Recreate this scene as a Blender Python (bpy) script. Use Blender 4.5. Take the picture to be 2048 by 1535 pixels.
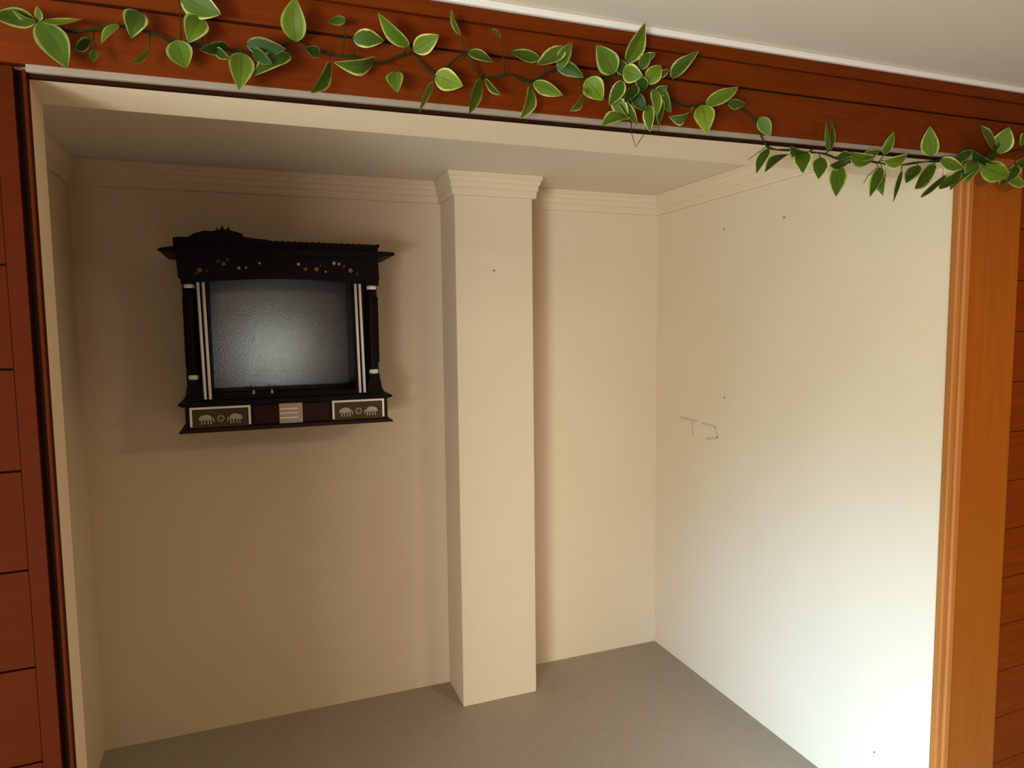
import bpy, bmesh, math, random
from mathutils import Vector, Matrix

for o in list(bpy.data.objects):
    bpy.data.objects.remove(o, do_unlink=True)
scene = bpy.context.scene
COL = scene.collection
random.seed(7)

# ------------------------------------------------------------------ measurements (metres)
XL, XR = -0.6314, 1.9582          # inside faces of the alcove side walls
YB, YP = 3.0654, 2.8296           # back wall, pilaster front
P1, P2 = 0.8162, 1.169            # pilaster sides
ZC, ZCEIL = 2.250, 2.345          # crown bottom, alcove ceiling
OL = -0.3233                      # left edge of the opening
Y0, K = 1.3547, 0.1086 / 2.2815   # front wall plane, it runs very slightly askew
ZL, SZ = 2.1119, 0.0544 / 2.2815  # lintel height and its slight fall
TH = 0.14                         # wall thickness
EYE = 1.7


def fy(x, d=0.0):
    return Y0 + d + K * (x - OL)


def fz(x, z):
    return z + SZ * (x - OL)

# ------------------------------------------------------------------ camera
F, YAW, PIT, ROL = 1369.883, 0.36, 0.0852, -0.0115
fwd = Vector((math.sin(YAW) * math.cos(PIT), math.cos(YAW) * math.cos(PIT), -math.sin(PIT)))
r0 = Vector((math.cos(YAW), -math.sin(YAW), 0))
u0 = r0.cross(fwd)
cr, sr = math.cos(ROL), math.sin(ROL)
rgt = cr * r0 + sr * u0
upv = -sr * r0 + cr * u0
cam_d = bpy.data.cameras.new('camera')
cam_d.sensor_width = 36
cam_d.lens = F / 2048 * 36
cam_d.clip_start = 0.02
cam = bpy.data.objects.new('camera', cam_d)
m = Matrix((rgt, upv, -fwd)).transposed().to_4x4()
m.translation = Vector((0, 0, EYE))
cam.matrix_world = m
COL.objects.link(cam)
scene.camera = cam

# ------------------------------------------------------------------ light and exposure
w = bpy.data.worlds.new('world')
scene.world = w
w.use_nodes = True
w.node_tree.nodes['Background'].inputs[0].default_value = (0.62, 0.78, 1.0, 1)
w.node_tree.nodes['Background'].inputs[1].default_value = 0.05


def area(name, loc, target, sx, sy, power, color, spread=math.pi):
    l = bpy.data.lights.new(name, 'AREA')
    l.shape = 'RECTANGLE'
    l.size, l.size_y = sx, sy
    l.energy = power
    l.color = color
    l.spread = spread
    o = bpy.data.objects.new(name, l)
    o.location = loc
    d = Vector(target) - Vector(loc)
    o.rotation_euler = d.to_track_quat('-Z', 'Z').to_euler()
    COL.objects.link(o)
    return o

# daylight from the left doorway and small rear window; other lamps are added fills
area('left_doorway_daylight', (-2.5, -1.9, 0.8), (1.96, 1.6, 0.5), 0.8, 1.2, 156, (0.76, 0.90, 0.97))
area('near_left_fill', (-2.5, 0.3, 0.9), (1.96, 1.2, 0.6), 1.2, 1.4, 40, (0.70, 0.93, 1.0))  # added fill from the near left, set in a window made for it
area('rear_left_fill', (-1.5, -2.3, 0.75), (1.2, 2.0, 1.0), 1.4, 1.1, 52, (0.96, 0.88, 1.0))  # added fill; the rear wall is solid behind it
area('wall_fill_beam', (-2.5, -1.5, 0.9), (1.96, 1.35, 0.05), 0.5, 0.7, 17, (0.28, 0.54, 1.0), 0.50)  # added narrow blue fill that brightens the low right wall
area('overhead_fill', (2.2, 0.0, 2.30), (2.2, 0.0, 0), 0.5, 0.5, 27, (1.0, 0.90, 0.72))  # added fill from above, no fixture modelled
area('rear_window_daylight', (0.22, -2.35, 1.42), (0.3, 3.0, 1.45), 0.22, 0.28, 5.5, (0.66, 0.87, 1.0))

vs = scene.view_settings
vs.view_transform = 'Standard'
vs.look = 'None'
vs.gamma = 1
vs.use_curve_mapping = False
vs.exposure = 0.40


# ------------------------------------------------------------------ helpers
def lin(r, g, b):
    def c(v):
        v /= 255
        return v / 12.92 if v <= 0.04045 else ((v + 0.055) / 1.055) ** 2.4
    return (c(r), c(g), c(b), 1)


def mat(name, col, rough=0.5, metal=0.0, spec=0.5, noise=None, bump=None, coat=0.0):
    """col linear rgba; noise = (scale xyz, second colour, amount); bump = (scale, strength, distance)"""
    mt = bpy.data.materials.new(name)
    mt.use_nodes = True
    nt = mt.node_tree
    b = nt.nodes['Principled BSDF']
    b.inputs['Base Color'].default_value = col
    b.inputs['Roughness'].default_value = rough
    b.inputs['Metallic'].default_value = metal
    b.inputs['Specular IOR Level'].default_value = spec
    b.inputs['Coat Weight'].default_value = coat
    tc = nt.nodes.new('ShaderNodeTexCoord')
    if noise:
        mp = nt.nodes.new('ShaderNodeMapping')
        mp.inputs['Scale'].default_value = noise[0]
        nz = nt.nodes.new('ShaderNodeTexNoise')
        nz.inputs['Scale'].default_value = 1
        nz.inputs['Detail'].default_value = 6
        rp = nt.nodes.new('ShaderNodeValToRGB')
        rp.color_ramp.elements[0].position = 0.5 - noise[2]
        rp.color_ramp.elements[1].position = 0.5 + noise[2]
        rp.color_ramp.elements[0].color = noise[1]
        rp.color_ramp.elements[1].color = col
        nt.links.new(tc.outputs['Object'], mp.inputs[0])
        nt.links.new(mp.outputs[0], nz.inputs['Vector'])
        nt.links.new(nz.outputs[0], rp.inputs[0])
        nt.links.new(rp.outputs[0], b.inputs['Base Color'])
    if bump:
        n2 = nt.nodes.new('ShaderNodeTexNoise')
        n2.inputs['Scale'].default_value = bump[0]
        n2.inputs['Detail'].default_value = 4
        bp = nt.nodes.new('ShaderNodeBump')
        bp.inputs['Strength'].default_value = bump[1]
        bp.inputs['Distance'].default_value = bump[2]
        nt.links.new(tc.outputs['Object'], n2.inputs['Vector'])
        nt.links.new(n2.outputs[0], bp.inputs['Height'])
        nt.links.new(bp.outputs[0], b.inputs['Normal'])
    return mt

M = {}
M['plaster'] = mat('cream_plaster', (0.663, 0.5185, 0.3272, 1), 0.7, noise=((3, 3, 3), (0.6417, 0.4972, 0.3102, 1), 0.25), bump=(60, 0.08, 0.002), spec=0.25)
M['ceiling'] = mat('ceiling_paint', (0.688, 0.5848, 0.43, 1), 0.8, bump=(40, 0.05, 0.002), spec=0.2)
M['bead'] = mat('white_bead', (0.731, 0.6536, 0.5332, 1), 0.5)
M['floor'] = mat('grey_floor_tile', (0.3612, 0.2924, 0.215, 1), 0.5, noise=((25, 25, 25), (0.3354, 0.2709, 0.1978, 1), 0.2), spec=0.35)
M['wood'] = mat('red_brown_veneer', (0.1419, 0.02236, 0.000688, 1), 0.55, noise=((5, 5, 90), (0.1075, 0.01548, 0.000516, 1), 0.2), spec=0.06)
M['wood_v'] = mat('orange_brown_veneer', (0.258, 0.0645, 0.00344, 1), 0.42, noise=((60, 60, 3), (0.2236, 0.0516, 0.00258, 1), 0.2), spec=0.25)
M['bead_wood'] = mat('orange_bead_wood', (0.3612, 0.1204, 0.0215, 1), 0.4, noise=((60, 60, 3), (0.301, 0.0946, 0.01376, 1), 0.2), spec=0.3)
M['wood_left'] = mat('red_veneer_shaded', (0.0645, 0.0086, 0.00043, 1), 0.6, noise=((5, 5, 90), (0.0559, 0.00774, 0.000516, 1), 0.2), spec=0.03)  # same wood as elsewhere, redder and darkened to carry the shade on the left
M['edge_grey'] = mat('grey_edge_band', (0.27, 0.20, 0.135, 1), 0.6, spec=0.1)
M['gap'] = mat('dark_gap', (0.022, 0.008, 0.003, 1), 0.9, spec=0.0)
M['ebony'] = mat('dark_stained_wood', (0.00516, 0.00258, 0.00129, 1), 0.5, noise=((20, 20, 60), (0.0086, 0.0043, 0.00172, 1), 0.2), spec=0.10)
M['maroon'] = mat('dark_maroon_wood', (0.030, 0.008, 0.004, 1), 0.5, spec=0.12)
M['olive'] = mat('olive_brown_inlay', (0.075, 0.055, 0.02, 1), 0.6, spec=0.1)
M['ivory'] = mat('ivory_strip', (0.92, 0.82, 0.68, 1), 0.4)
M['pink'] = mat('faded_pink_print', (0.62, 0.30, 0.22, 1), 0.6)
M['beige'] = mat('beige_carving', (0.4128, 0.3612, 0.2408, 1), 0.5)
M['redpaint'] = mat('red_petal_paint', (0.30, 0.03, 0.02, 1), 0.5)
M['gold'] = mat('dull_gold_paint', (0.2752, 0.1548, 0.0344, 1), 0.45, metal=0.3)
M['foil'] = mat('hammered_foil', (0.15, 0.128, 0.10, 1), 0.20, metal=0.85, bump=(170, 0.17, 0.0015))
M['stem'] = mat('dark_green_stem', (0.018, 0.022, 0.005, 1), 0.7, spec=0.1)
M['nail'] = mat('tarnished_nail', (0.22, 0.18, 0.11, 1), 0.6, spec=0.2)
M['scuff'] = mat('olive_smudge', (0.50, 0.41, 0.25, 1), 0.8, spec=0.1)


def leaf_mat():
    mt = bpy.data.materials.new('variegated_leaf')
    mt.use_nodes = True
    nt = mt.node_tree
    N, L = nt.nodes, nt.links
    b = N['Principled BSDF']
    uv = N.new('ShaderNodeUVMap')
    sep = N.new('ShaderNodeSeparateXYZ')
    L.new(uv.outputs[0], sep.inputs[0])

    def math_(op, a, bb=None, c=None):
        n = N.new('ShaderNodeMath')
        n.operation = op
        for i, v in enumerate((a, bb, c)):
            if v is None:
                continue
            if isinstance(v, (int, float)):
                n.inputs[i].default_value = v
            else:
                L.new(v, n.inputs[i])
        return n.outputs[0]
    au = math_('ABSOLUTE', math_('MULTIPLY_ADD', sep.outputs[0], 2.0, -1.0))
    tc = N.new('ShaderNodeTexCoord')
    nz = N.new('ShaderNodeTexNoise')
    nz.inputs['Scale'].default_value = 90
    L.new(tc.outputs['Object'], nz.inputs['Vector'])
    wob = math_('MULTIPLY_ADD', nz.outputs[0], 0.3, -0.15)
    e = math_('ADD', au, wob)
    mr = N.new('ShaderNodeMapRange')
    mr.inputs['From Min'].default_value = 0.74
    mr.inputs['From Max'].default_value = 0.92
    L.new(e, mr.inputs['Value'])
    at = N.new('ShaderNodeAttribute')
    at.attribute_name = 'tone'
    cr_ = N.new('ShaderNodeValToRGB')
    cr_.color_ramp.elements[0].color = (0.014, 0.038, 0.004, 1)
    cr_.color_ramp.elements[1].color = (0.20, 0.27, 0.010, 1)
    sp_ = N.new('ShaderNodeSeparateColor')
    L.new(at.outputs['Color'], sp_.inputs[0])
    L.new(sp_.outputs[0], cr_.inputs[0])
    efac = math_('MULTIPLY', mr.outputs[0], sp_.outputs[1])
    # midrib, a little darker
    rib = N.new('ShaderNodeMapRange')
    rib.inputs['From Min'].default_value = 0.0
    rib.inputs['From Max'].default_value = 0.10
    rib.inputs['To Min'].default_value = 0.6
    rib.inputs['To Max'].default_value = 0.0
    L.new(au, rib.inputs['Value'])
    mx0 = N.new('ShaderNodeMix')
    mx0.data_type = 'RGBA'
    L.new(rib.outputs[0], mx0.inputs['Factor'])
    L.new(cr_.outputs[0], mx0.inputs['A'])
    mx0.inputs['B'].default_value = (0.02, 0.05, 0.01, 1)
    mx = N.new('ShaderNodeMix')
    mx.data_type = 'RGBA'
    L.new(efac, mx.inputs['Factor'])
    L.new(mx0.outputs['Result'], mx.inputs['A'])
    mx.inputs['B'].default_value = (0.58, 0.58, 0.16, 1)
    L.new(mx.outputs['Result'], b.inputs['Base Color'])
    b.inputs['Roughness'].default_value = 0.5
    b.inputs['Specular IOR Level'].default_value = 0.15
    tr = N.new('ShaderNodeBsdfTranslucent')
    L.new(mx.outputs['Result'], tr.inputs['Color'])
    ms = N.new('ShaderNodeMixShader')
    ms.inputs[0].default_value = 0.25
    L.new(b.outputs[0], ms.inputs[1])
    L.new(tr.outputs[0], ms.inputs[2])
    L.new(ms.outputs[0], N['Material Output'].inputs['Surface'])
    return mt

M['leaf'] = leaf_mat()


def obj(name, bm, mats, parent=None, smooth=False, bevel=0.0):
    bmesh.ops.recalc_face_normals(bm, faces=bm.faces)
    me = bpy.data.meshes.new(name)
    bm.to_mesh(me)
    bm.free()
    if not isinstance(mats, (list, tuple)):
        mats = [mats]
    for k in mats:
        me.materials.append(M[k])
    if smooth:
        for p in me.polygons:
            p.use_smooth = True
    o = bpy.data.objects.new(name, me)
    COL.objects.link(o)
    if parent:
        o.parent = parent
        o.matrix_parent_inverse = Matrix.Translation(-parent.matrix_world.translation) if False else parent.matrix_world.inverted()
    if bevel:
        b = o.modifiers.new('bevel', 'BEVEL')
        b.width = bevel
        b.segments = 2
        b.limit_method = 'ANGLE'
    return o


def tag(o, label=None, cat=None, group=None, kind=None):
    if label: o['label'] = label
    if cat: o['category'] = cat
    if group: o['group'] = group
    if kind: o['kind'] = kind
    return o


def root(name, loc, label, cat, group=None):
    o = bpy.data.objects.new(name, None)
    o.empty_display_size = 0.05
    o.location = loc
    COL.objects.link(o)
    o.matrix_world = Matrix.Translation(loc)
    return tag(o, label, cat, group)


def hexa(bm, v, mi=0):
    """8 corners: bottom a b c d, top a b c d"""
    vv = [bm.verts.new(p) for p in v]
    for f in ((3, 2, 1, 0), (4, 5, 6, 7), (0, 1, 5, 4), (1, 2, 6, 5), (2, 3, 7, 6), (3, 0, 4, 7)):
        fc = bm.faces.new([vv[i] for i in f])
        fc.material_index = mi


def box(bm, x0, x1, y0, y1, z0, z1, mi=0):
    hexa(bm, [(x0, y0, z0), (x1, y0, z0), (x1, y1, z0), (x0, y1, z0),
              (x0, y0, z1), (x1, y0, z1), (x1, y1, z1), (x0, y1, z1)], mi)


def fbox(bm, x0, x1, d0, d1, z0, z1, mi=0, slope=True):
    """box lying in the front wall's own askew plane"""
    g = fz if slope else (lambda x, z: z)
    hexa(bm, [(x0, fy(x0, d0), g(x0, z0)), (x1, fy(x1, d0), g(x1, z0)), (x1, fy(x1, d1), g(x1, z0)), (x0, fy(x0, d1), g(x0, z0)),
              (x0, fy(x0, d0), g(x0, z1)), (x1, fy(x1, d0), g(x1, z1)), (x1, fy(x1, d1), g(x1, z1)), (x0, fy(x0, d1), g(x0, z1))], mi)


def upright(bm, x0, x1, d0, d1, z0, mi=0):
    """upright board from z0 up to the slightly sloping underside of the fascia"""
    hexa(bm, [(x0, fy(x0, d0), z0), (x1, fy(x1, d0), z0), (x1, fy(x1, d1), z0), (x0, fy(x0, d1), z0)] +
         [(x, fy(x, d), fz(x, 2.1255)) for x, d in ((x0, d0), (x1, d0), (x1, d1), (x0, d1))], mi)


def prism(bm, pts, y0, y1, mi=0):
    """polygon in x,z extruded along y"""
    a = [bm.verts.new((x, y0, z)) for x, z in pts]
    b = [bm.verts.new((x, y1, z)) for x, z in pts]
    bm.faces.new(a).material_index = mi
    bm.faces.new(b[::-1]).material_index = mi
    n = len(pts)
    for i in range(n):
        bm.faces.new((a[i], a[(i + 1) % n], b[(i + 1) % n], b[i])).material_index = mi


def lathe(bm, cx, cy, prof, n=20, mi=0):
    rings = []
    for r, z in prof:
        rings.append([bm.verts.new((cx + r * math.cos(2 * math.pi * i / n), cy + r * math.sin(2 * math.pi * i / n), z)) for i in range(n)])
    for a, b in zip(rings, rings[1:]):
        for i in range(n):
            bm.faces.new((a[i], a[(i + 1) % n], b[(i + 1) % n], b[i])).material_index = mi
    bm.faces.new(rings[0]).material_index = mi
    bm.faces.new(rings[-1][::-1]).material_index = mi


def tube(bm, pts, rad, n=7, mi=0, r1=None):
    pts = [Vector(p) for p in pts]
    rings = []
    for i, p in enumerate(pts):
        t = (pts[min(i + 1, len(pts) - 1)] - pts[max(i - 1, 0)]).normalized()
        a = t.cross(Vector((0.13, 0.2, 1))).normalized()
        b = t.cross(a)
        rr = rad if r1 is None else rad + (r1 - rad) * i / (len(pts) - 1)
        rings.append([bm.verts.new(p + rr * (math.cos(2 * math.pi * k / n) * a + math.sin(2 * math.pi * k / n) * b)) for k in range(n)])
    for a, b in zip(rings, rings[1:]):
        for i in range(n):
            bm.faces.new((a[i], a[(i + 1) % n], b[(i + 1) % n], b[i])).material_index = mi
    bm.faces.new(rings[0]).material_index = mi
    bm.faces.new(rings[-1][::-1]).material_index = mi


def NB():
    return bmesh.new()


def struct(name, bm, mats, label, cat, **kw):
    o = obj(name, bm, mats, **kw)
    return tag(o, label, cat, kind='structure')

# ------------------------------------------------------------------ the alcove
IY = Y0 + TH                     # inner face of the front wall
RX0, RX1, RY0 = -2.6, 3.2, -2.4  # the room the camera stands in
bm = NB(); box(bm, RX0, RX1, RY0, YB + 0.1, -0.1, 0)
struct('floor', bm, 'floor', 'grey stone tiled floor running into the alcove', 'floor')
bm = NB(); box(bm, XL - 0.15, XR + 0.15, YB, YB + 0.15, 0, ZCEIL)
wall_back = struct('wall_back', bm, 'plaster', 'cream plaster back wall that carries the hanging shrine', 'wall')
bm = NB(); box(bm, XL - 0.15, XL, IY + 0.002, YB, 0, ZCEIL)
struct('wall_left', bm, 'plaster', 'narrow shaded left wall inside the alcove', 'wall')
bm = NB(); box(bm, XR, XR + 0.15, fy(XR), YB, 0, ZCEIL)
wall_right = struct('wall_right', bm, 'plaster', 'brightly daylit cream right wall of the alcove with small nail holes', 'wall')
bm = NB(); box(bm, XL - 0.15, XR + 0.15, IY, YB + 0.15, ZCEIL, ZCEIL + 0.08)
struct('ceiling', bm, 'ceiling', 'low ceiling inside the alcove, dark towards the left', 'ceiling')
bm = NB(); box(bm, P1, P2, YP, YB, 0, ZCEIL - 0.002)
struct('wall_pilaster', bm, 'plaster', 'square cream plaster column standing out from the back wall', 'column', bevel=0.003)

# front wall with the opening: left pier, lintel, right pier
bm = NB()
hexa(bm, [(RX0, fy(RX0), 0), (OL, fy(OL), 0), (-0.3393, IY, 0), (RX0, IY, 0),
          (RX0, fy(RX0), 2.34), (OL, fy(OL), 2.34), (-0.3393, IY, 2.34), (RX0, IY, 2.34)])
struct('wall_front_left', bm, 'plaster', 'plaster pier with pale reveal on the left of the opening', 'wall')
bm = NB()
n = 14
bot, top, boti, topi = [], [], [], []
for i in range(n + 1):
    x = OL + (XR - OL) * i / n
    bot.append(bm.verts.new((x, fy(x), fz(x, ZL))))
    top.append(bm.verts.new((x, fy(x), 2.40)))
    xi = -0.3393 + (XR + 0.3393) * i / n
    boti.append(bm.verts.new((xi, fy(xi, TH), 2.1089 + 0.0322 * i / n)))
    topi.append(bm.verts.new((xi, fy(xi, TH), 2.40)))
for i in range(n):
    bm.faces.new((bot[i], bot[i + 1], top[i + 1], top[i]))
    bm.faces.new((boti[i + 1], boti[i], topi[i], topi[i + 1]))
    bm.faces.new((bot[i + 1], bot[i], boti[i], boti[i + 1]))
    bm.faces.new((top[i], top[i + 1], topi[i + 1], topi[i]))
bm.faces.new((bot[0], top[0], topi[0], boti[0])); bm.faces.new((bot[-1], boti[-1], topi[-1], top[-1]))
struct('wall_front_lintel', bm, 'plaster', 'plaster lintel with pale underside over the opening', 'wall')
bm = NB(); fbox(bm, XR + 0.002, RX1, 0.0, TH, 0, 2.30, slope=False)
struct('wall_front_right', bm, 'plaster', 'pier behind the wood on the right of the opening', 'wall')


# crown moulding swept round the alcove
def sweep(path, prof):
    bm = NB()
    P = [Vector(p) for p in path]
    nr = []
    for a, b in zip(P, P[1:]):
        d = (b - a).normalized()
        nr.append(Vector((d.y, -d.x)))
    rows = []
    for i, p in enumerate(P):
        if i == 0: mv = nr[0]
        elif i == len(P) - 1: mv = nr[-1]
        else:
            s = nr[i - 1] + nr[i]
            mv = s / (1 + nr[i - 1].dot(nr[i]))
        rows.append([bm.verts.new((p.x + mv.x * o, p.y + mv.y * o, z)) for o, z in prof])
    for a, b in zip(rows, rows[1:]):
        for j in range(len(prof) - 1):
            bm.faces.new((a[j], a[j + 1], b[j + 1], b[j]))
    bm.faces.new(rows[0]); bm.faces.new(rows[-1][::-1])
    return bm

pr = [(-0.004, ZC), (0.012, ZC), (0.015, ZC + 0.006), (0.015, ZC + 0.028), (0.021, ZC + 0.031), (0.022, ZC + 0.052), (0.028, ZC + 0.056),
      (0.030, ZC + 0.072), (0.036, ZC + 0.076), (0.036, ZCEIL - 0.001), (-0.004, ZCEIL - 0.001)]
bm = sweep([(XL, IY + 0.01), (XL, YB), (P1, YB), (P1, YP), (P2, YP), (P2, YB), (XR, YB), (XR, fy(XR, TH) + 0.01)], pr)
struct('trim_1', bm, 'plaster', 'stepped plaster crown moulding running round the alcove under its ceiling', 'crown moulding')

# ------------------------------------------------------------------ timber round the opening
WD = -0.020
bm = NB()
fbox(bm, RX0, 3.19, WD, 0.001, 2.126, 2.2290, 0)                # lower board
fbox(bm, RX0, 3.19, WD, 0.001, 2.2345, 2.289, 0)                # upper board
fbox(bm, RX0, 3.19, WD - 0.006, 0.001, 2.2905, 2.319, 0)        # thin top batten
fbox(bm, RX0, 3.19, WD + 0.006, 0.001, 2.228, 2.291, 1)         # dark groove behind the boards
wf = struct('trim_2', bm, ['wood', 'gap'], 'red-brown wooden fascia of long boards above the opening', 'wood trim', bevel=0.0012)
bm = NB()
fbox(bm, OL, XR + 0.02, WD + 0.002, 0.001, 2.1145, 2.126, 0)
o = obj('edge_band', bm, 'edge_grey', wf); tag(o, 'grey edge strip along the bottom of the fascia')
bm = NB()
fbox(bm, OL, XR + 0.02, WD + 0.010, 0.001, 2.108, 2.1145, 0)
obj('shadow_gap', bm, 'gap', wf)
bm = NB()
fbox(bm, RX0, 3.19, WD - 0.014, 0.001, 2.3195, 2.334, 0)
struct('trim_3', bm, 'bead', 'thin off-white bead where the ceiling meets the wooden fascia', 'bead', bevel=0.003)

# left cladding
bm = NB()
zs = [0.0] + [0.120 + 0.1687 * i for i in range(12)] + [2.124]
zs = [z for z in zs if z <= 2.124]
for a, b in zip(zs, zs[1:]):
    fbox(bm, RX0, -0.3675, WD, 0.001, a + 0.0017, b - 0.0017, 0, slope=False)
fbox(bm, RX0, -0.3675, WD + 0.007, 0.001, 0, 2.12, 1, slope=False)
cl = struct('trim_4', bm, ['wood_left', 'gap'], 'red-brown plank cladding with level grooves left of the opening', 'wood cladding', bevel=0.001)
bm = NB(); fbox(bm, -0.3670, -0.3400, WD - 0.001, 0.001, 0, 2.12, 0, slope=False)
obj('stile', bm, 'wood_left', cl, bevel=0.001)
bm = NB(); fbox(bm, -0.3400, -0.3290, WD + 0.012, 0.001, 0, 2.118, 0, slope=False)
obj('shadow_gap', bm, 'gap', cl)
bm = NB(); fbox(bm, -0.3290, -0.3235, WD + 0.004, 0.001, 0, 2.118, 0, slope=False)
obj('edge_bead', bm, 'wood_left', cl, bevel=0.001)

# right casing
bm = NB(); upright(bm, 1.9915, 2.233, WD, 0.001, 0)
cs = struct('trim_5', bm, 'wood_v', 'wide orange-brown upright casing board right of the opening', 'wood trim', bevel=0.0015)
bm = NB()
fbox(bm, 1.9420, 1.9640, WD - 0.004, 0.001, 0, 2.178, 0, slope=False)
fbox(bm, 1.9645, 1.9910, WD - 0.012, 0.001, 0, 2.178, 0, slope=False)
obj('corner_bead', bm, 'bead_wood', cs, bevel=0.005)
bm = NB()
zs = [0.0] + [0.062 + 0.16 * i for i in range(14)]
for a, b in zip(zs[:-1], zs[1:]):
    if b < 2.13:
        fbox(bm, 2.2335, 3.19, WD + 0.012, 0.001, a + 0.0015, b - 0.0015, 0, slope=False)
upright(bm, 2.2335, 3.19, WD + 0.012, 0.001, 1.9835, 0)
upright(bm, 2.2335, 3.19, WD + 0.016, 0.0005, 0, 1)
struct('trim_6', bm, ['wood', 'gap'], 'darker plank cladding at the right edge beyond the casing board', 'wood cladding')

# ------------------------------------------------------------------ the room the camera stands in
bm = NB()
hexa(bm, [(RX0, RY0, fz(RX0, 2.334)), (RX1, RY0, fz(RX1, 2.334)), (RX1, fy(RX1, 0.0), fz(RX1, 2.334)), (RX0, fy(RX0, 0.0), fz(RX0, 2.334)),
          (RX0, RY0, 2.50), (RX1, RY0, 2.50), (RX1, fy(RX1, 0.0), 2.50), (RX0, fy(RX0, 0.0), 2.50)])
struct('ceiling_outer', bm, 'ceiling', 'cream ceiling of the outer room above the wooden fascia', 'ceiling')
bm = NB(); box(bm, RX1, RX1 + 0.12, RY0, 1.7, 0, 2.45)
struct('wall_outer_right', bm, 'wood', 'outer room wall on the right, behind the camera', 'wall')
bm = NB()   # left wall with a wide doorway and a window hole added for a fill
box(bm, RX0 - 0.12, RX0, RY0, -2.36, 0, 2.45); box(bm, RX0 - 0.12, RX0, -2.36, -0.45, 1.50, 2.45)
box(bm, RX0 - 0.12, RX0, -0.45, -0.33, 0, 2.45); box(bm, RX0 - 0.12, RX0, -0.33, 0.93, 0, 0.18)
box(bm, RX0 - 0.12, RX0, -0.33, 0.93, 1.62, 2.45); box(bm, RX0 - 0.12, RX0, 0.93, 1.2, 0, 2.45)
struct('wall_outer_left', bm, 'wood', 'outer room wall on the left with a doorway and an added window', 'wall')
bm = NB()   # rear wall with a small window
box(bm, RX0, -0.05, RY0 - 0.12, RY0, 0, 2.45); box(bm, 0.55, RX1, RY0 - 0.12, RY0, 0, 2.45)
box(bm, -0.05, 0.55, RY0 - 0.12, RY0, 0, 1.08); box(bm, -0.05, 0.55, RY0 - 0.12, RY0, 1.72, 2.45)
struct('wall_outer_rear', bm, 'wood', 'outer room wall behind the camera with a small window', 'wall')

# ------------------------------------------------------------------ marks and nails on the walls
def strip_right(bm, pts, wd):
    """a smear on the right wall, points in (y, z)"""
    for (ya, za), (yb, zb) in zip(pts, pts[1:]):
        d = Vector((yb - ya, zb - za)).normalized()
        nx, nz_ = -d.y * wd / 2, d.x * wd / 2
        x0, x1 = XR - 0.0007, XR + 0.001
        q = [(ya + nx, za + nz_), (yb + nx, zb + nz_), (yb - nx, zb - nz_), (ya - nx, za - nz_)]
        hexa(bm, [(x0, y, z) for y, z in q] + [(x1, y, z) for y, z in q])
bm = NB()
strip_right(bm, [(2.845, 1.238), (2.705, 1.238)], 0.013)
obj('scuff_mark', bm, 'scuff', wall_right)
bm = NB()
strip_right(bm, [(2.755, 1.232), (2.740, 1.165)], 0.010)
obj('scuff_mark', bm, 'scuff', wall_right)
bm = NB()
strip_right(bm, [(2.68, 1.232), (2.575, 1.230), (2.555, 1.18), (2.645, 1.163)], 0.012)
obj('scuff_mark', bm, 'scuff', wall_right)


def nail_right(y, z, label, r=0.0035):
    bm = NB()
    nn = 12
    prof = [(r, 0.0), (r, 0.002), (r * 0.35, 0.0025), (r * 0.35, 0.010)]
    rings = []
    for rr, dx in prof:
        rings.append([bm.verts.new((XR - 0.006 + dx, y + rr * math.cos(2 * math.pi * i / nn), z + rr * math.sin(2 * math.pi * i / nn))) for i in range(nn)])
    for a, b in zip(rings, rings[1:]):
        for i in range(nn):
            bm.faces.new((a[i], a[(i + 1) % nn], b[(i + 1) % nn], b[i]))
    bm.faces.new(rings[0]); bm.faces.new(rings[-1][::-1])
    tag(obj('wall_nail', bm, 'nail'), label, 'nail', 'small nails in the alcove walls')
nail_right(2.162, 2.106, 'small dark nail high on the bright right wall, nearer the opening', 0.0042)
nail_right(2.526, 2.110, 'small dark nail high on the right wall, nearer the corner', 0.0036)
nail_right(2.508, 1.368, 'small dark nail on the right wall just above the olive scuff marks', 0.0036)
nail_right(1.673, 0.214, 'small dark nail low on the right wall close to the casing board', 0.0028)
bm = NB()
nn = 12
rings = []
for rr, dy in [(0.0042, 0.0), (0.0042, 0.002), (0.0013, 0.0025), (0.0013, 0.010)]:
    rings.append([bm.verts.new((0.986 + rr * math.cos(2 * math.pi * i / nn), YP - 0.006 + dy, 1.937 + rr * math.sin(2 * math.pi * i / nn))) for i in range(nn)])
for a, b in zip(rings, rings[1:]):
    for i in range(nn):
        bm.faces.new((a[i], a[(i + 1) % nn], b[(i + 1) % nn], b[i]))
bm.faces.new(rings[0]); bm.faces.new(rings[-1][::-1])
tag(obj('wall_nail', bm, 'nail'), 'small nail in the front of the plaster column', 'nail', 'small nails in the alcove walls')

# ------------------------------------------------------------------ the hanging shrine
YF = YB - 0.30
sh = root('hanging_shrine', (0.125, YB, 1.317), 'dark wooden house shrine with ivory strips and silvery back panel hung on the back wall', 'shrine')
# base
bm = NB(); box(bm, -0.246, 0.502, YF + 0.012, YB - 0.001, 1.331, 1.413)
obj('base', bm, 'maroon', sh, bevel=0.002)
bm = NB()
prism(bm, [(-0.268, 1.316), (0.520, 1.316), (0.520, 1.322), (0.506, 1.331), (-0.252, 1.331), (-0.268, 1.322)], YF - 0.006, YB - 0.001)
obj('bottom_ledge', bm, 'maroon', sh, bevel=0.001)
bm = NB()
prism(bm, [(-0.252, 1.4135), (0.506, 1.4135), (0.520, 1.420), (0.520, 1.425), (0.480, 1.432), (-0.238, 1.432), (-0.268, 1.425), (-0.268, 1.420)], YF - 0.006, YB - 0.001)
obj('base_ledge', bm, 'ebony', sh, bevel=0.001)


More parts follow.
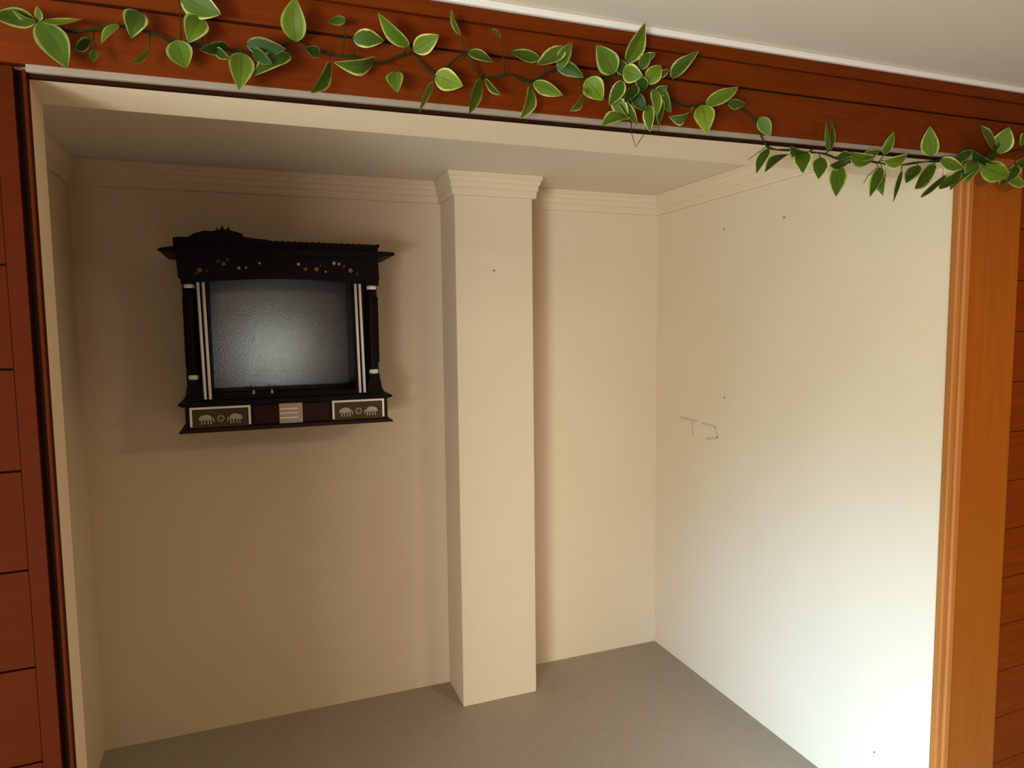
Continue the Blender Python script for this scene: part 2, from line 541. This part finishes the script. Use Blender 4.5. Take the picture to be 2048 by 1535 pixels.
def drawer(x0, x1, z0, z1):
    bm = NB(); box(bm, x0, x1, YF + 0.004, YF + 0.014, z0, z1)
    d = obj('drawer', bm, 'olive', sh, bevel=0.001)
    bm = NB()
    t = 0.0075
    box(bm, x0 + 0.002, x1 - 0.002, YF - 0.001, YF + 0.006, z1 - t, z1)
    box(bm, x0 + 0.002, x0 + 0.002 + t, YF - 0.001, YF + 0.006, z0 + 0.006, z1 - t)
    box(bm, x1 - 0.002 - t, x1 - 0.002, YF - 0.001, YF + 0.006, z0 + 0.006, z1 - t)
    obj('frame', bm, 'ivory', d)
    bm = NB()
    cx, cz = (x0 + x1) / 2, (z0 + z1) / 2 - 0.006
    y0, y1 = YF + 0.0005, YF + 0.006
    for sgn in (-1, 1):   # two small four-legged beasts facing the middle, humped back and lowered head
        bx = cx + sgn * 0.055
        body = [(-0.024, -0.004), (-0.022, 0.010), (-0.010, 0.016), (0.004, 0.015), (0.016, 0.010), (0.022, -0.002), (0.014, -0.006)]
        prism(bm, [(bx + sgn * px, cz + pz) for px, pz in body], y0, y1)
        for lx in (-0.021, -0.011, 0.001, 0.011):
            box(bm, bx + sgn * lx - 0.0022, bx + sgn * lx + 0.0022, y0, y1, cz - 0.020, cz - 0.003)
        prism(bm, [(bx - sgn * 0.024, cz + 0.006), (bx - sgn * 0.031, cz + 0.002), (bx - sgn * 0.034, cz - 0.012), (bx - sgn * 0.030, cz - 0.012), (bx - sgn * 0.027, cz - 0.002)], y0, y1)
    for k in range(8):    # a rosette between them
        a = k * math.pi / 4
        c, s = math.cos(a), math.sin(a)
        prism(bm, [(cx + 0.004 * c, cz + 0.004 * s), (cx + 0.012 * c - 0.003 * s, cz + 0.012 * s + 0.003 * c), (cx + 0.015 * c, cz + 0.015 * s), (cx + 0.012 * c + 0.003 * s, cz + 0.012 * s - 0.003 * c)], y0, y1)
    obj('carving', bm, 'beige', d)
    return d
drawer(-0.232, -0.018, 1.333, 1.411)
drawer(0.280, 0.488, 1.333, 1.412)
# middle drawer front and the pasted paper label
bm = NB(); box(bm, -0.010, 0.272, YF + 0.006, YF + 0.013, 1.335, 1.408)
obj('middle_front', bm, 'maroon', sh, bevel=0.002)
bm = NB(); box(bm, 0.083, 0.169, YF + 0.002, YF + 0.007, 1.334, 1.411)
pl = obj('paper_label', bm, 'beige', sh); tag(pl, 'faded cream paper label with pink lines')
bm = NB()
for z in (1.396, 1.380, 1.362):
    box(bm, 0.086, 0.166, YF + 0.0012, YF + 0.003, z, z + 0.0045)
obj('printed_line', bm, 'pink', pl)
bm = NB()
for z in (1.388, 1.371, 1.353):
    box(bm, 0.086, 0.150, YF + 0.0012, YF + 0.003, z, z + 0.004)
obj('printed_line', bm, 'ivory', pl)

# cabinet body: sides, top, back
for nm, x0, x1 in (('side_panel', -0.238, -0.155), ('side_panel', 0.402, 0.478)):
    bm = NB(); box(bm, x0, x1, YF + 0.055, YB - 0.001, 1.432, 1.975)
    obj(nm, bm, 'ebony', sh)
bm = NB(); box(bm, -0.157, 0.404, YB - 0.030, YB - 0.012, 1.432, 1.965)
bp = obj('back_panel', bm, 'foil', sh); tag(bp, 'hammered silvery back panel catching a window glint')
# inner bottom step, dark
bm = NB(); box(bm, -0.155, 0.402, YF + 0.02, YB - 0.03, 1.432, 1.452)
box(bm, -0.155, 0.402, YF + 0.10, YB - 0.03, 1.452, 1.458)
obj('inner_shelf', bm, 'ebony', sh, bevel=0.001)
for x in (-0.006, 0.060):
    bm = NB()
    lathe(bm, x, YF + 0.015, [(0.003, 1.450), (0.005, 1.453), (0.0055, 1.458), (0.003, 1.464), (0.0015, 1.467)], 12)
    obj('stud', bm, 'beige', sh, smooth=True)


def pillar(cx, lo_white):
    bm = NB()
    w_ = 0.024
    box(bm, cx - 0.034, cx + 0.034, YF + 0.006, YF + 0.060, 1.432, 1.447)
    prism(bm, [(cx - 0.033, 1.447), (cx + 0.033, 1.447), (cx + 0.027, 1.462), (cx + 0.027, 1.472), (cx + 0.022, 1.490), (cx + 0.020, 1.512), (cx - 0.020, 1.512), (cx - 0.022, 1.490), (cx - 0.027, 1.472), (cx - 0.027, 1.462)], YF + 0.010, YF + 0.056)
    lathe(bm, cx, YF + 0.033, [(0.016, 1.530), (0.021, 1.540), (0.023, 1.60), (0.0235, 1.70), (0.023, 1.79), (0.021, 1.835), (0.017, 1.850)], 22)
    for k in range(12):
        a = 2 * math.pi * k / 12
        x, y = cx + 0.0232 * math.cos(a), YF + 0.033 + 0.0232 * math.sin(a)
        tube(bm, [(x, y, 1.56), (x, y, 1.82)], 0.0024, 6)
    box(bm, cx - 0.026, cx + 0.026, YF + 0.008, YF + 0.058, 1.865, 1.885)
    p = obj('pillar', bm, 'ebony', sh)
    bm = NB(); lathe(bm, cx, YF + 0.033, [(0.015, 1.848), (0.019, 1.852), (0.020, 1.860), (0.017, 1.866)], 20)
    tag(obj('capital', bm, 'ivory', p, smooth=True), 'ivory capital ring')
    bm = NB(); lathe(bm, cx, YF + 0.033, [(0.013, 1.510), (0.0175, 1.514), (0.019, 1.521), (0.0175, 1.528), (0.013, 1.532)], 20)
    tag(obj('foot_ring', bm, 'ivory', p, smooth=True), 'ivory foot ring')
pillar(-0.212, 0); pillar(0.453, 0)
# inner door posts with pairs of ivory rods on them
for x0, x1 in ((-0.187, -0.150), (0.376, 0.418)):
    bm = NB(); box(bm, x0, x1, YF + 0.006, YF + 0.050, 1.432, 1.885)
    obj('door_post', bm, 'ebony', sh, bevel=0.001)
for xt, xb in ((-0.181, -0.174), (-0.163, -0.157), (0.385, 0.392), (0.402, 0.410)):
    bm = NB(); tube(bm, [(xt, YF - 0.001, 1.870), ((xt + xb) / 2, YF - 0.001, 1.655), (xb, YF - 0.001, 1.440)], 0.0052, 10)
    tag(obj('ivory_rod', bm, 'ivory', sh, smooth=True), 'thin ivory rod')
# cornice and roof
bm = NB()
arch = [(-0.150, 1.872), (-0.10, 1.878), (0.0, 1.884), (0.11, 1.888), (0.23, 1.884), (0.33, 1.878), (0.376, 1.872)]
prism(bm, [(-0.245, 1.885), (-0.187, 1.880)] + arch + [(0.42, 1.880), (0.481, 1.885), (0.478, 1.978), (-0.250, 1.978)], YF + 0.002, YF + 0.03)
box(bm, -0.236, 0.476, YF + 0.03, YB - 0.001, 1.950, 1.978)
obj('cornice', bm, 'ebony', sh)
bm = NB()
prism(bm, [(-0.250, 1.972), (0.478, 1.972), (0.500, 1.978), (0.541, 1.984), (0.544, 1.990), (0.535, 1.996), (0.478, 1.998), (-0.252, 1.998), (-0.297, 1.990), (-0.308, 1.984), (-0.300, 1.978), (-0.270, 1.974)], YF - 0.014, YB - 0.001)
obj('roof_ledge', bm, 'ebony', sh, bevel=0.001)
bm = NB()
crest = [(-0.256, 1.998), (-0.256, 2.030), (-0.236, 2.033), (-0.205, 2.034), (-0.192, 2.044), (-0.172, 2.052), (-0.150, 2.058), (-0.128, 2.057), (-0.112, 2.060),
         (-0.108, 2.072), (-0.103, 2.062), (-0.096, 2.066), (-0.090, 2.082), (-0.084, 2.066), (-0.076, 2.064), (-0.068, 2.076), (-0.062, 2.062), (-0.036, 2.056), (-0.022, 2.050), (-0.016, 2.040), (0.010, 2.036), (0.060, 2.032)]
x = 0.09
while x < 0.46:
    crest += [(x, 2.0275 - 0.006 * x), (x + 0.008, 2.031 - 0.010 * x), (x + 0.016, 2.0275 - 0.006 * x)]
    x += 0.022
crest += [(0.470, 2.0245), (0.481, 2.0285), (0.488, 2.022), (0.480, 2.012), (0.479, 1.998)]
prism(bm, crest, YF + 0.006, YF + 0.05)
box(bm, -0.245, 0.475, YF + 0.05, YB - 0.001, 1.998, 2.018)
obj('carved_crest', bm, 'ebony', sh, bevel=0.0006)
# carved flower sprays painted along the cornice
fl = [(399, 540, 'r', .010), (392, 546, 'g', .007), (414, 541, 'g', .006), (436, 522, 'g', .008), (447, 527, 'r', .009), (455, 519, 'g', .007), (478, 536, 'w', .006), (492, 535, 'w', .005),
      (519, 526, 'w', .005), (597, 528, 'w', .007), (611, 538, 'r', .008), (633, 538, 'o', .009), (651, 543, 'w', .004), (668, 526, 'w', .008), (678, 528, 'w', .006), (688, 532, 'g', .007), (701, 541, 'o', .010), (714, 548, 'g', .006), (641, 531, 'g', .005)]
for px, py, c, r in fl:
    d = fwd + rgt * ((px - 1024) / F) - upv * ((py - 767.5) / F)
    t = YF / d.y
    X, Z = t * d.x, EYE + t * d.z
    b = NB()
    for k in range(5):
        a = 2 * math.pi * k / 5 + px
        ca, sa = math.cos(a), math.sin(a)
        prism(b, [(X + r * (q * ca - v * sa), Z + r * (q * sa + v * ca)) for q, v in ((0.0, 0.0), (0.35, 0.26), (0.75, 0.30), (1.0, 0.0), (0.75, -0.30), (0.35, -0.26))], YF - 0.002, YF + 0.004)
    mm, lb = {'r': ('redpaint', 'small red carved flower'), 'g': ('olive', 'small olive carved leaf cluster'), 'w': ('beige', 'small pale carved bud'), 'o': ('gold', 'small dull orange carved flower')}[c]
    tag(obj('flower_carving', b, mm, sh), lb)

# ------------------------------------------------------------------ leaf garlands hung along the fascia
def at(px, py, d):
    """the point seen there, on the plane that lies d in front of the front wall"""
    v = fwd + rgt * ((px - 1024) / F) - upv * ((py - 767.5) / F)
    t = (Y0 + d - K * OL) / (v.y - K * v.x)
    p = v * t
    return Vector((p.x, p.y, p.z + EYE))

# base x,y, tip x,y, width (px), tone
LV = [(76, 43, 134, 136, 60, .25), (72, 42, -18, 33, 38, .2), (84, 41, 163, 38, 9, .5), (72, 42, 25, 21, 9, .4), (76, 42, 74, 12, 14, .4), (238, 50, 202, 87, 14, .4),
      (277, 22, 262, 76, 46, .2), (358, -12, 442, 28, 58, .3), (402, 34, 376, 86, 48, .45), (352, 80, 372, 137, 52, .35), (300, 98, 262, 127, 10, .4), (483, 105, 478, 180, 50, .4), (456, 95, 398, 100, 26, .02),
      (592, 84, 590, -6, 50, .45), (692, 40, 655, 43, 18, .25), (492, 88, 572, 98, 38, .1), (580, 108, 505, 152, 32, .15), (705, 78, 768, 82, 36, .25), (750, 118, 668, 125, 30, .3), (660, 125, 622, 186, 24, .25),
      (818, 94, 756, 26, 28, .35), (827, 102, 878, 70, 38, .55), (790, 143, 795, 185, 36, .35), (869, 150, 926, 172, 44, .75), (868, 165, 838, 226, 10, .55), (921, 72, 902, 18, 9, .3), (935, 105, 986, 124, 20, .15),
      (962, 160, 938, 228, 22, .3), (970, 158, 1002, 190, 12, .15), (1002, 70, 983, 59, 7, .5), (1080, 115, 1020, 102, 22, .2), (1125, 92, 1073, 130, 30, .35), (1118, 140, 1144, 84, 28, .25), (1112, 130, 1168, 155, 28, .12),
      (1066, 165, 1126, 191, 28, .45), (1060, 172, 1040, 238, 24, .35), (1172, 158, 1206, 200, 46, .65), (1166, 180, 1140, 222, 11, .45), (1228, 148, 1193, 90, 46, .35), (1250, 126, 1290, 46, 34, .45), (1245, 140, 1286, 152, 38, .5),
      (1292, 168, 1322, 130, 34, .6), (1280, 122, 1312, 106, 18, .2), (1308, 152, 1340, 138, 14, .2), (1345, 158, 1397, 102, 26, .25), (1243, 160, 1218, 212, 28, .25), (1225, 195, 1256, 240, 30, .5), (1256, 232, 1203, 252, 24, .5),
      (1308, 178, 1314, 232, 22, .5), (1320, 178, 1342, 226, 24, .2), (1298, 210, 1300, 264, 24, .3), (1268, 188, 1292, 222, 28, .03), (1252, 150, 1240, 118, 26, .15), (1282, 140, 1300, 104, 24, .2), (1270, 170, 1250, 205, 24, .05),
      (1290, 180, 1270, 150, 26, .06), (1310, 190, 1335, 172, 22, .12), (1240, 200, 1275, 250, 20, .25), (1320, 200, 1318, 250, 16, .2),
      (1382, 215, 1338, 233, 17, .4), (1402, 210, 1414, 268, 42, .65), (1412, 212, 1477, 173, 28, .5), (1455, 204, 1492, 208, 20, .12), (1520, 234, 1541, 273, 28, .35), (1536, 296, 1513, 346, 22, .15), (1586, 308, 1530, 344, 13, .15),
      (1604, 304, 1606, 346, 38, .2), (1640, 314, 1637, 358, 34, .2), (1680, 330, 1672, 393, 35, .25), (1655, 302, 1651, 244, 8, .4), (1661, 300, 1662, 238, 8, .15), (1674, 315, 1706, 314, 22, .06),
      (1745, 322, 1695, 304, 32, .35), (1757, 335, 1740, 393, 22, .25), (1763, 335, 1766, 391, 26, .35), (1768, 310, 1787, 263, 18, .35), (1768, 322, 1820, 300, 20, .55), (1865, 313, 1860, 252, 33, .45), (1803, 340, 1786, 404, 6, .1),
      (1836, 330, 1812, 366, 26, .12), (1872, 334, 1829, 377, 26, .2), (1886, 352, 1845, 394, 8, .1), (1880, 320, 1928, 336, 26, .3), (1916, 344, 1881, 378, 22, .3), (1955, 344, 1900, 380, 24, .35), (1992, 292, 1960, 251, 14, .35),
      (1998, 308, 2018, 254, 40, .5), (1960, 330, 2018, 352, 42, .5), (2005, 350, 2056, 368, 22, .6), (1996, 298, 1960, 326, 20, .1), (2052, 312, 2026, 342, 20, .4), (2058, 268, 2040, 292, 24, .3), (1945, 322, 1932, 366, 30, .3),
      (1620, 300, 1580, 292, 22, .12), (1700, 322, 1660, 330, 22, .08), (1720, 318, 1760, 300, 20, .1), (1910, 318, 1950, 300, 22, .12), (1985, 325, 1945, 300, 24, .06), (2030, 330, 2000, 372, 26, .35),
      (430, 100, 460, 118, 20, .03), (640, 108, 610, 96, 24, .08), (505, 100, 545, 128, 26, .05), (180, 80, 150, 100, 22, .02), (190, 100, 185, 125, 16, .1), (560, 118, 540, 128, 16, .12)]


def leaf(bm, uvl, tone_l, B, T, wm, tone, rnd):
    ax = T - B
    Lg = ax.length
    if Lg < 1e-4: return
    a = ax / Lg
    view = ((B + T) / 2 - Vector((0, 0, EYE))).normalized()
    side0 = a.cross(view).normalized()
    nrm0 = side0.cross(a).normalized()
    if nrm0.dot(view) > 0: nrm0 = -nrm0
    true = max(wm, 0.50 * Lg)
    tilt = math.acos(max(-1, min(1, wm / true))) * (1 if rnd.random() < .5 else -1) * 0.93
    side = side0 * math.cos(tilt) + nrm0 * math.sin(tilt)
    nrm = nrm0 * math.cos(tilt) - side0 * math.sin(tilt)
    NU, NV = 6, 12
    es = rnd.choice((0.35, 0.6, 0.9, 1.0)) * (0.5 if tone < 0.13 else 1.0)
    curl = rnd.uniform(-0.10, 0.16) * Lg
    fold = rnd.uniform(0.10, 0.30)
    sway = rnd.uniform(-0.06, 0.06) * Lg
    grid = []
    for j in range(NV + 1):
        v = j / NV
        hw = true / 2 * (math.sin(math.pi * min(1, v ** 0.80)) ** 0.85 * (1 - 0.22 * v) * 1.06) if 0 < v < 1 else 0.0004
        row = []
        for i in range(NU + 1):
            u = -1 + 2 * i / NU
            p = B + a * (Lg * v) + side * (u * hw + sway * math.sin(math.pi * v)) + nrm * (fold * abs(u) * hw + curl * math.sin(math.pi * v) + 0.012 * true * math.sin(9 * v + 3 * u))
            row.append(bm.verts.new(p))
        grid.append(row)
    for j in range(NV):
        for i in range(NU):
            f = bm.faces.new((grid[j][i], grid[j][i + 1], grid[j + 1][i + 1], grid[j + 1][i]))
            f.smooth = True
            for lp, (uu, vv) in zip(f.loops, ((i, j), (i + 1, j), (i + 1, j + 1), (i, j + 1))):
                lp[uvl].uv = (uu / NU, vv / NV)
                lp[tone_l] = (tone, es, tone, 1)


def smooth_path(pts, k=5):
    out = []
    for i in range(len(pts) - 1):
        p0 = pts[max(i - 1, 0)]; p1 = pts[i]; p2 = pts[i + 1]; p3 = pts[min(i + 2, len(pts) - 1)]
        for s in range(k):
            t = s / k
            out.append(0.5 * ((2 * p1) + (p2 - p0) * t + (2 * p0 - 5 * p1 + 4 * p2 - p3) * t * t + (3 * p1 - p0 - 3 * p2 + p3) * t ** 3))
    out.append(pts[-1])
    return out


def garland(name, path, leaves, label, twigs=()):
    rnd = random.Random(len(leaves))
    pts = [at(x, y, -0.036 - 0.004 * math.sin(i * 1.7)) for i, (x, y) in enumerate(path)]
    mid = pts[len(pts) // 2]
    rt = root(name, mid, label, 'garland', 'leaf garlands on the wooden fascia')
    sp = smooth_path(pts)
    bm = NB()
    tube(bm, sp, 0.0019, 7)
    # a second strand twisted round the first
    st2 = [p + Vector((0, 0.0028 * math.cos(i * 0.8), 0.0032 * math.sin(i * 0.8))) for i, p in enumerate(sp)]
    tube(bm, st2, 0.0013, 6)
    fb = NB()
    uvl = fb.loops.layers.uv.new('UVMap')
    tl = fb.loops.layers.float_color.new('tone')
    for (bx, by, tx, ty, wd, tone) in leaves:
        lo = 0.5 * (rnd.random())
        db = -0.044 - 0.010 * rnd.random()
        dt = db - 0.004 - 0.022 * rnd.random()
        B, T = at(bx, by, db), at(tx, ty, dt)
        wm = wd * (B - Vector((0, 0, EYE))).dot(fwd) / F
        leaf(fb, uvl, tl, B, T, wm, tone, rnd)
        q = min(sp, key=lambda s: (s - B).length)
        if (q - B).length > 0.003:
            md = (q + B) / 2 + Vector((0, -0.004, 0.003))
            tube(bm, [q, md, B], 0.0011, 6)
    for tw in twigs:
        tube(bm, [at(x, y, -0.05) for x, y in tw], 0.0012, 6, r1=0.0006)
    obj('stem', bm, 'stem', rt, smooth=True)
    obj('foliage', fb, 'leaf', rt, smooth=True)
    return rt

pathA = [(-40, 38), (20, 36), (76, 43), (150, 62), (240, 52), (300, 66), (350, 84), (420, 92), (500, 103), (560, 92), (592, 84), (660, 108), (720, 118), (760, 128), (820, 106), (868, 148), (930, 108), (965, 155),
         (1020, 150), (1065, 163), (1112, 138), (1168, 158), (1225, 150), (1262, 160), (1290, 172)]
pathB = [(1338, 196), (1350, 204), (1380, 214), (1420, 206), (1460, 208), (1505, 234), (1535, 292), (1590, 302), (1640, 306), (1690, 322), (1745, 324), (1800, 330), (1860, 322), (1910, 322), (1960, 326), (2000, 305), (2060, 300), (2110, 320)]
LA = [l for l in LV if l[0] < 1330]
LB = [l for l in LV if l[0] >= 1330]
garland('leaf_garland', pathA, LA, 'variegated leaf garland along the left part of the fascia, ending in a dense bunch',
        twigs=[[(1262, 240), (1263, 266), (1271, 294)], [(1300, 235), (1286, 272), (1271, 294)], [(1316, 240), (1318, 262)]])
garland('leaf_garland', pathB, LB, 'variegated leaf garland sagging below the right end of the fascia',
        twigs=[[(1535, 292), (1515, 306), (1497, 319)], [(1755, 335), (1735, 352), (1727, 368)], [(1560, 300), (1590, 298), (1605, 310)]])
